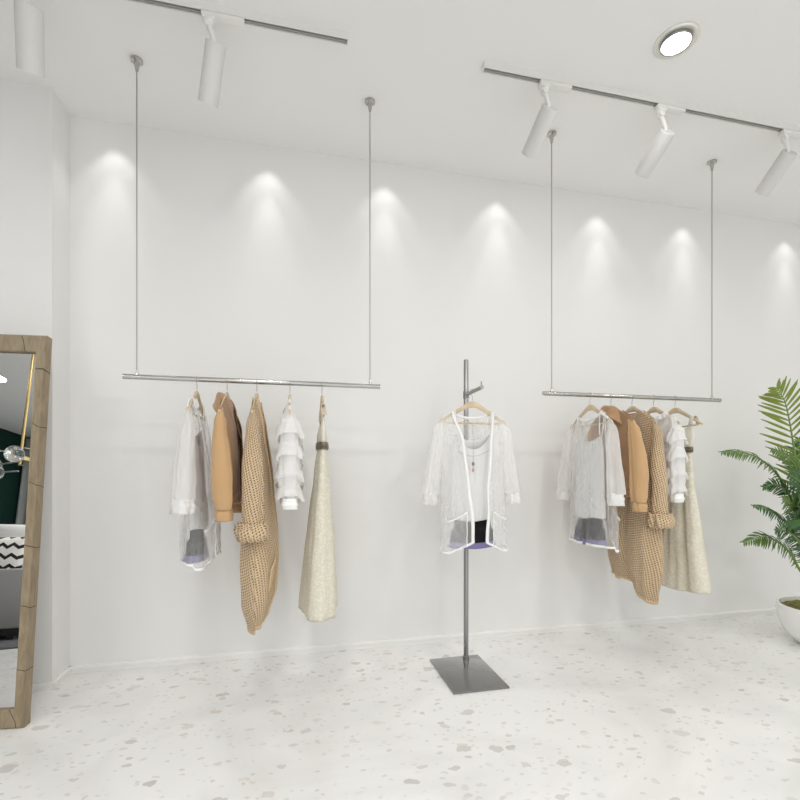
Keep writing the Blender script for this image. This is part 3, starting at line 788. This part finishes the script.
# ------------------------------------------------------------------ potted palm
pc = at_d(828, 640, 2.91); pc.z = 0
palm = thing('potted_palm', pc); tag(palm, 'large green palm in a white round pot at the right edge', 'plant')
part('pot', lambda bm: lathe(bm, [(0, 0), (.135, 0), (.165, .012), (.215, .065), (.248, .14), (.258, .205), (.256, .238), (.250, .245), (.240, .243), (.238, .21), (0, .21)], 64), 'pot', palm)
def soil(bm):
    rings = []
    for i in range(9):
        r = .238*i/8+.0001; rings.append([bm.verts.new((r*math.cos(2*PI*k/48), r*math.sin(2*PI*k/48), .218+.018*noise.noise(Vector((r*22*math.cos(2*PI*k/48), r*22*math.sin(2*PI*k/48), 2)))+.012*(1-i/8))) for k in range(48)])
    for a, b in zip(rings, rings[1:]):
        for k in range(48): bm.faces.new((a[k], a[(k+1) % 48], b[(k+1) % 48], b[k]))
part('moss', soil, 'soil', palm)
def catmull(P, n):
    P = [P[0]*2-P[1]]+P+[P[-1]*2-P[-2]]; out = []
    for i in range(1, len(P)-2):
        for k in range(n):
            t = k/n; a, b, c, d = P[i-1:i+3]
            out.append(.5*((2*b)+(c-a)*t+(2*a-5*b+4*c-d)*t*t+(3*b-a-3*c+d)*t**3))
    out.append(P[-2]); return out
def stems(bm):
    for dx, dy, tx, ty in ((-.145, .02, -.085, .02), (.03, .03, .0, .02), (.06, -.05, .03, -.02)):
        tube(bm, [(dx, dy, .20), (lerp(dx, tx, .5)+.01, lerp(dy, ty, .5), .38), (tx, ty, .55)], [.032, .024, .017], 12)
part('stem', stems, 'trunk', palm)
def frond(pts, m, nrm, Lmax, n=30, start=.25, wid=.017, seed=0, droop=.25, ang=.75, ang1=.45):
    rnd = random.Random(seed)
    P = catmull([p-pc for p in pts], 12); nP = len(P)
    rads = [lerp(.009, .0015, i/(nP-1)) for i in range(nP)]
    rc = part('frond', lambda bm: tube(bm, P, rads, 8), 'rachis', palm)
    def lv(bm):
        for i in range(n):
            q = lerp(start, .995, i/(n-1)); k = q*(nP-1); k0 = min(nP-2, int(k)); p = P[k0].lerp(P[k0+1], k-k0)
            t = (P[min(nP-1, k0+1)]-P[max(0, k0-1)]).normalized()
            side = t.cross(nrm).normalized(); nn = side.cross(t).normalized()
            e = math.sin(PI*min(1, ((q-start)/(1-start))*.80+.20))**.6
            for s in (1, -1):
                L = Lmax*max(.30, e)*rnd.uniform(.88, 1.1)
                al = lerp(ang, ang1, q)*rnd.uniform(.9, 1.1)
                d = (t*math.cos(al*1.35)+side*s*math.sin(al*1.35)+nn*rnd.uniform(-.12, .12)).normalized()
                w = wid*rnd.uniform(.85, 1.1)
                b = d.cross(nn).normalized(); prev = None
                for j in range(8):
                    f = j/7; ww = w*(math.sin(PI*(f*.86+.08))**.75)*(1-.15*f)
                    c = p+d*L*f+Vector((0, 0, -1))*droop*L*f*f+nn*(.10*L*f*(1-f))
                    row = [bm.verts.new(c-b*ww*.5-nn*ww*.16), bm.verts.new(c+nn*ww*.10), bm.verts.new(c+b*ww*.5-nn*ww*.16)]
                    if prev:
                        bm.faces.new((prev[0], prev[1], row[1], row[0])); bm.faces.new((prev[1], prev[2], row[2], row[1]))
                    prev = row
    part('leaflets', lv, m, rc, True, 60)
A = at_d
toc = Vector((-.45, -.85, .15)).normalized(); up = Vector((0, 0, 1))
z = 2.90
frond([A(815, 575, z), A(803, 515, z), A(797, 470, 2.86), A(791, 430, 2.82), A(785, 402, 2.80), A(777, 388, 2.78)], 'leafA', toc, .195, 21, .32, .0185, 1, .02, .70, .62)
frond([A(815, 575, z), A(795, 510, 2.86), A(779, 477, 2.80), A(760, 459, 2.74), A(740, 452, 2.70), A(722, 452, 2.66)], 'leafB', (up*.5+toc*.6).normalized(), .095, 36, .25, .010, 2, .35, .34)
frond([A(815, 575, z), A(798, 540, 2.82), A(784, 521, 2.74), A(768, 510, 2.68), A(754, 506, 2.62)], 'leafC', (up*.5+toc*.7).normalized(), .085, 30, .25, .010, 3, .25, .45)
frond([A(815, 590, z), A(800, 570, 2.86), A(790, 553, 2.80), A(776, 541, 2.74), A(762, 537, 2.70), A(744, 542, 2.66)], 'leafB', (up*.5+toc*.7).normalized(), .10, 30, .25, .012, 4, .3, .55)
frond([A(818, 575, z), A(812, 510, 2.80), A(802, 485, 2.70), A(790, 475, 2.60)], 'leafC', toc, .15, 32, .2, .013, 5, .12, .62)
frond([A(818, 575, z), A(808, 530, 2.78), A(797, 508, 2.66), A(784, 500, 2.56)], 'leafB', toc, .14, 32, .2, .013, 6, .12, .62)
frond([A(818, 580, z), A(805, 552, 2.80), A(795, 537, 2.70), A(783, 530, 2.62), A(776, 531, 2.56)], 'leafC', toc, .10, 30, .2, .011, 7, .15, .62)
frond([A(818, 575, z), A(818, 500, 2.90), A(826, 440, 2.86), A(838, 400, 2.80)], 'leafB', toc, .20, 24, .3, .02, 8, .15, .8)
frond([A(818, 575, z), A(835, 510, 2.9), A(860, 470, 2.85), A(890, 455, 2.8)], 'leafB', (toc+up).normalized(), .18, 22, .3, .016, 9, .3, .6)
frond([A(818, 575, z), A(810, 520, 3.0), A(806, 470, 3.06), A(800, 440, 3.10)], 'leafC', toc, .17, 22, .3, .016, 10, .2, .7)
frond([A(818, 575, z), A(812, 535, 2.7), A(806, 520, 2.5), A(802, 525, 2.35)], 'leafC', up, .15, 22, .3, .015, 11, .3, .7)

frond([A(816, 575, z), A(800, 520, 2.84), A(789, 495, 2.76), A(776, 485, 2.70), A(764, 487, 2.66)], 'leafC', toc, .085, 32, .2, .011, 12, .15, .5)
frond([A(818, 575, z), A(806, 500, 2.82), A(797, 470, 2.74), A(785, 455, 2.68), A(772, 450, 2.62)], 'leafB', toc, .08, 30, .3, .011, 13, .15, .5)
frond([A(818, 578, z), A(806, 545, 2.80), A(797, 525, 2.70), A(788, 520, 2.62)], 'leafC', toc, .14, 32, .1, .013, 14, .12, .7)
frond([A(820, 575, z), A(816, 530, 2.78), A(808, 505, 2.68), A(800, 500, 2.60)], 'leafC', toc, .17, 32, .1, .014, 15, .12, .7)

# ------------------------------------------------------------------ lights
W_ = bpy.data.worlds.new('world'); S.world = W_; W_.use_nodes = True
W_.node_tree.nodes['Background'].inputs[0].default_value = (.96, .985, 1, 1); W_.node_tree.nodes['Background'].inputs[1].default_value = .7
def light(kind, name, loc, energy, rot=(0, 0, 0), col=(1, 1, 1), **kw):
    d = bpy.data.lights.new(name, kind); d.energy = energy; d.color = col
    for k, v in kw.items(): setattr(d, k, v)
    o = bpy.data.objects.new(name, d); C.objects.link(o); o.location = loc; o.rotation_euler = rot; return o
# added area fill in the unseen rear window opening, for soft frontal light
light('AREA', 'rear_fill', (.35, YR+.02, 1.45), 72, (PI/2, 0, 0), (.97, .985, 1), shape='RECTANGLE', size=8.8, size_y=2.6)
# wall washers
for px, py in ((115, 155), (268, 175), (385, 190), (497, 205), (597, 218), (683, 230), (785, 243)):
    p = at_y(px, py, YB)
    light('SPOT', 'wall_washer', (p.x, YB-.105, 3.0), 3.0, (0, 0, 0), (1, .985, .95), spot_size=math.radians(79), spot_blend=.62, shadow_soft_size=.012)
light('SPOT', 'wall_washer', (4.45, YB-.105, 3.0), 3.0, (0, 0, 0), (1, .985, .95), spot_size=math.radians(79), spot_blend=.62, shadow_soft_size=.012)
for px, py in ((115, 155), (268, 175), (385, 190), (497, 205), (597, 218), (683, 230), (785, 243)):
    p = at_y(px, py, YB)
    light('SPOT', 'wall_washer_beam', (p.x, YB-.105, 3.0), 11, (math.radians(1.5), 0, 0), (1, .985, .96), spot_size=math.radians(42), spot_blend=1.0, shadow_soft_size=.012)
# unseen fill lamps added for even light; last one is the fitting in view
for x in (-4.4, -2.4, -.35, 1.665, 3.7):
    for y in (.35, -1.2, -2.8):
        light('AREA', 'downlight_and_fill', (x, y, H-.02), 17 if -3 < x < 0 else 13.5, (0, 0, 0), (1, .99, .97), shape='DISK', size=.3)
light('AREA', 'downlight_and_fill', (1.665, 1.756, H-.018), 2.5, (0, 0, 0), (1, .99, .97), shape='DISK', size=.11)

S.view_settings.view_transform = 'Standard'; S.view_settings.look = 'None'; S.view_settings.gamma = 1
S.view_settings.use_curve_mapping = False; S.view_settings.exposure = -0.30
S.cycles.max_bounces = 12; S.cycles.diffuse_bounces = 8; S.cycles.transparent_max_bounces = 24
S.cycles.caustics_reflective = False; S.cycles.caustics_refractive = False
S.cycles.sample_clamp_indirect = 4
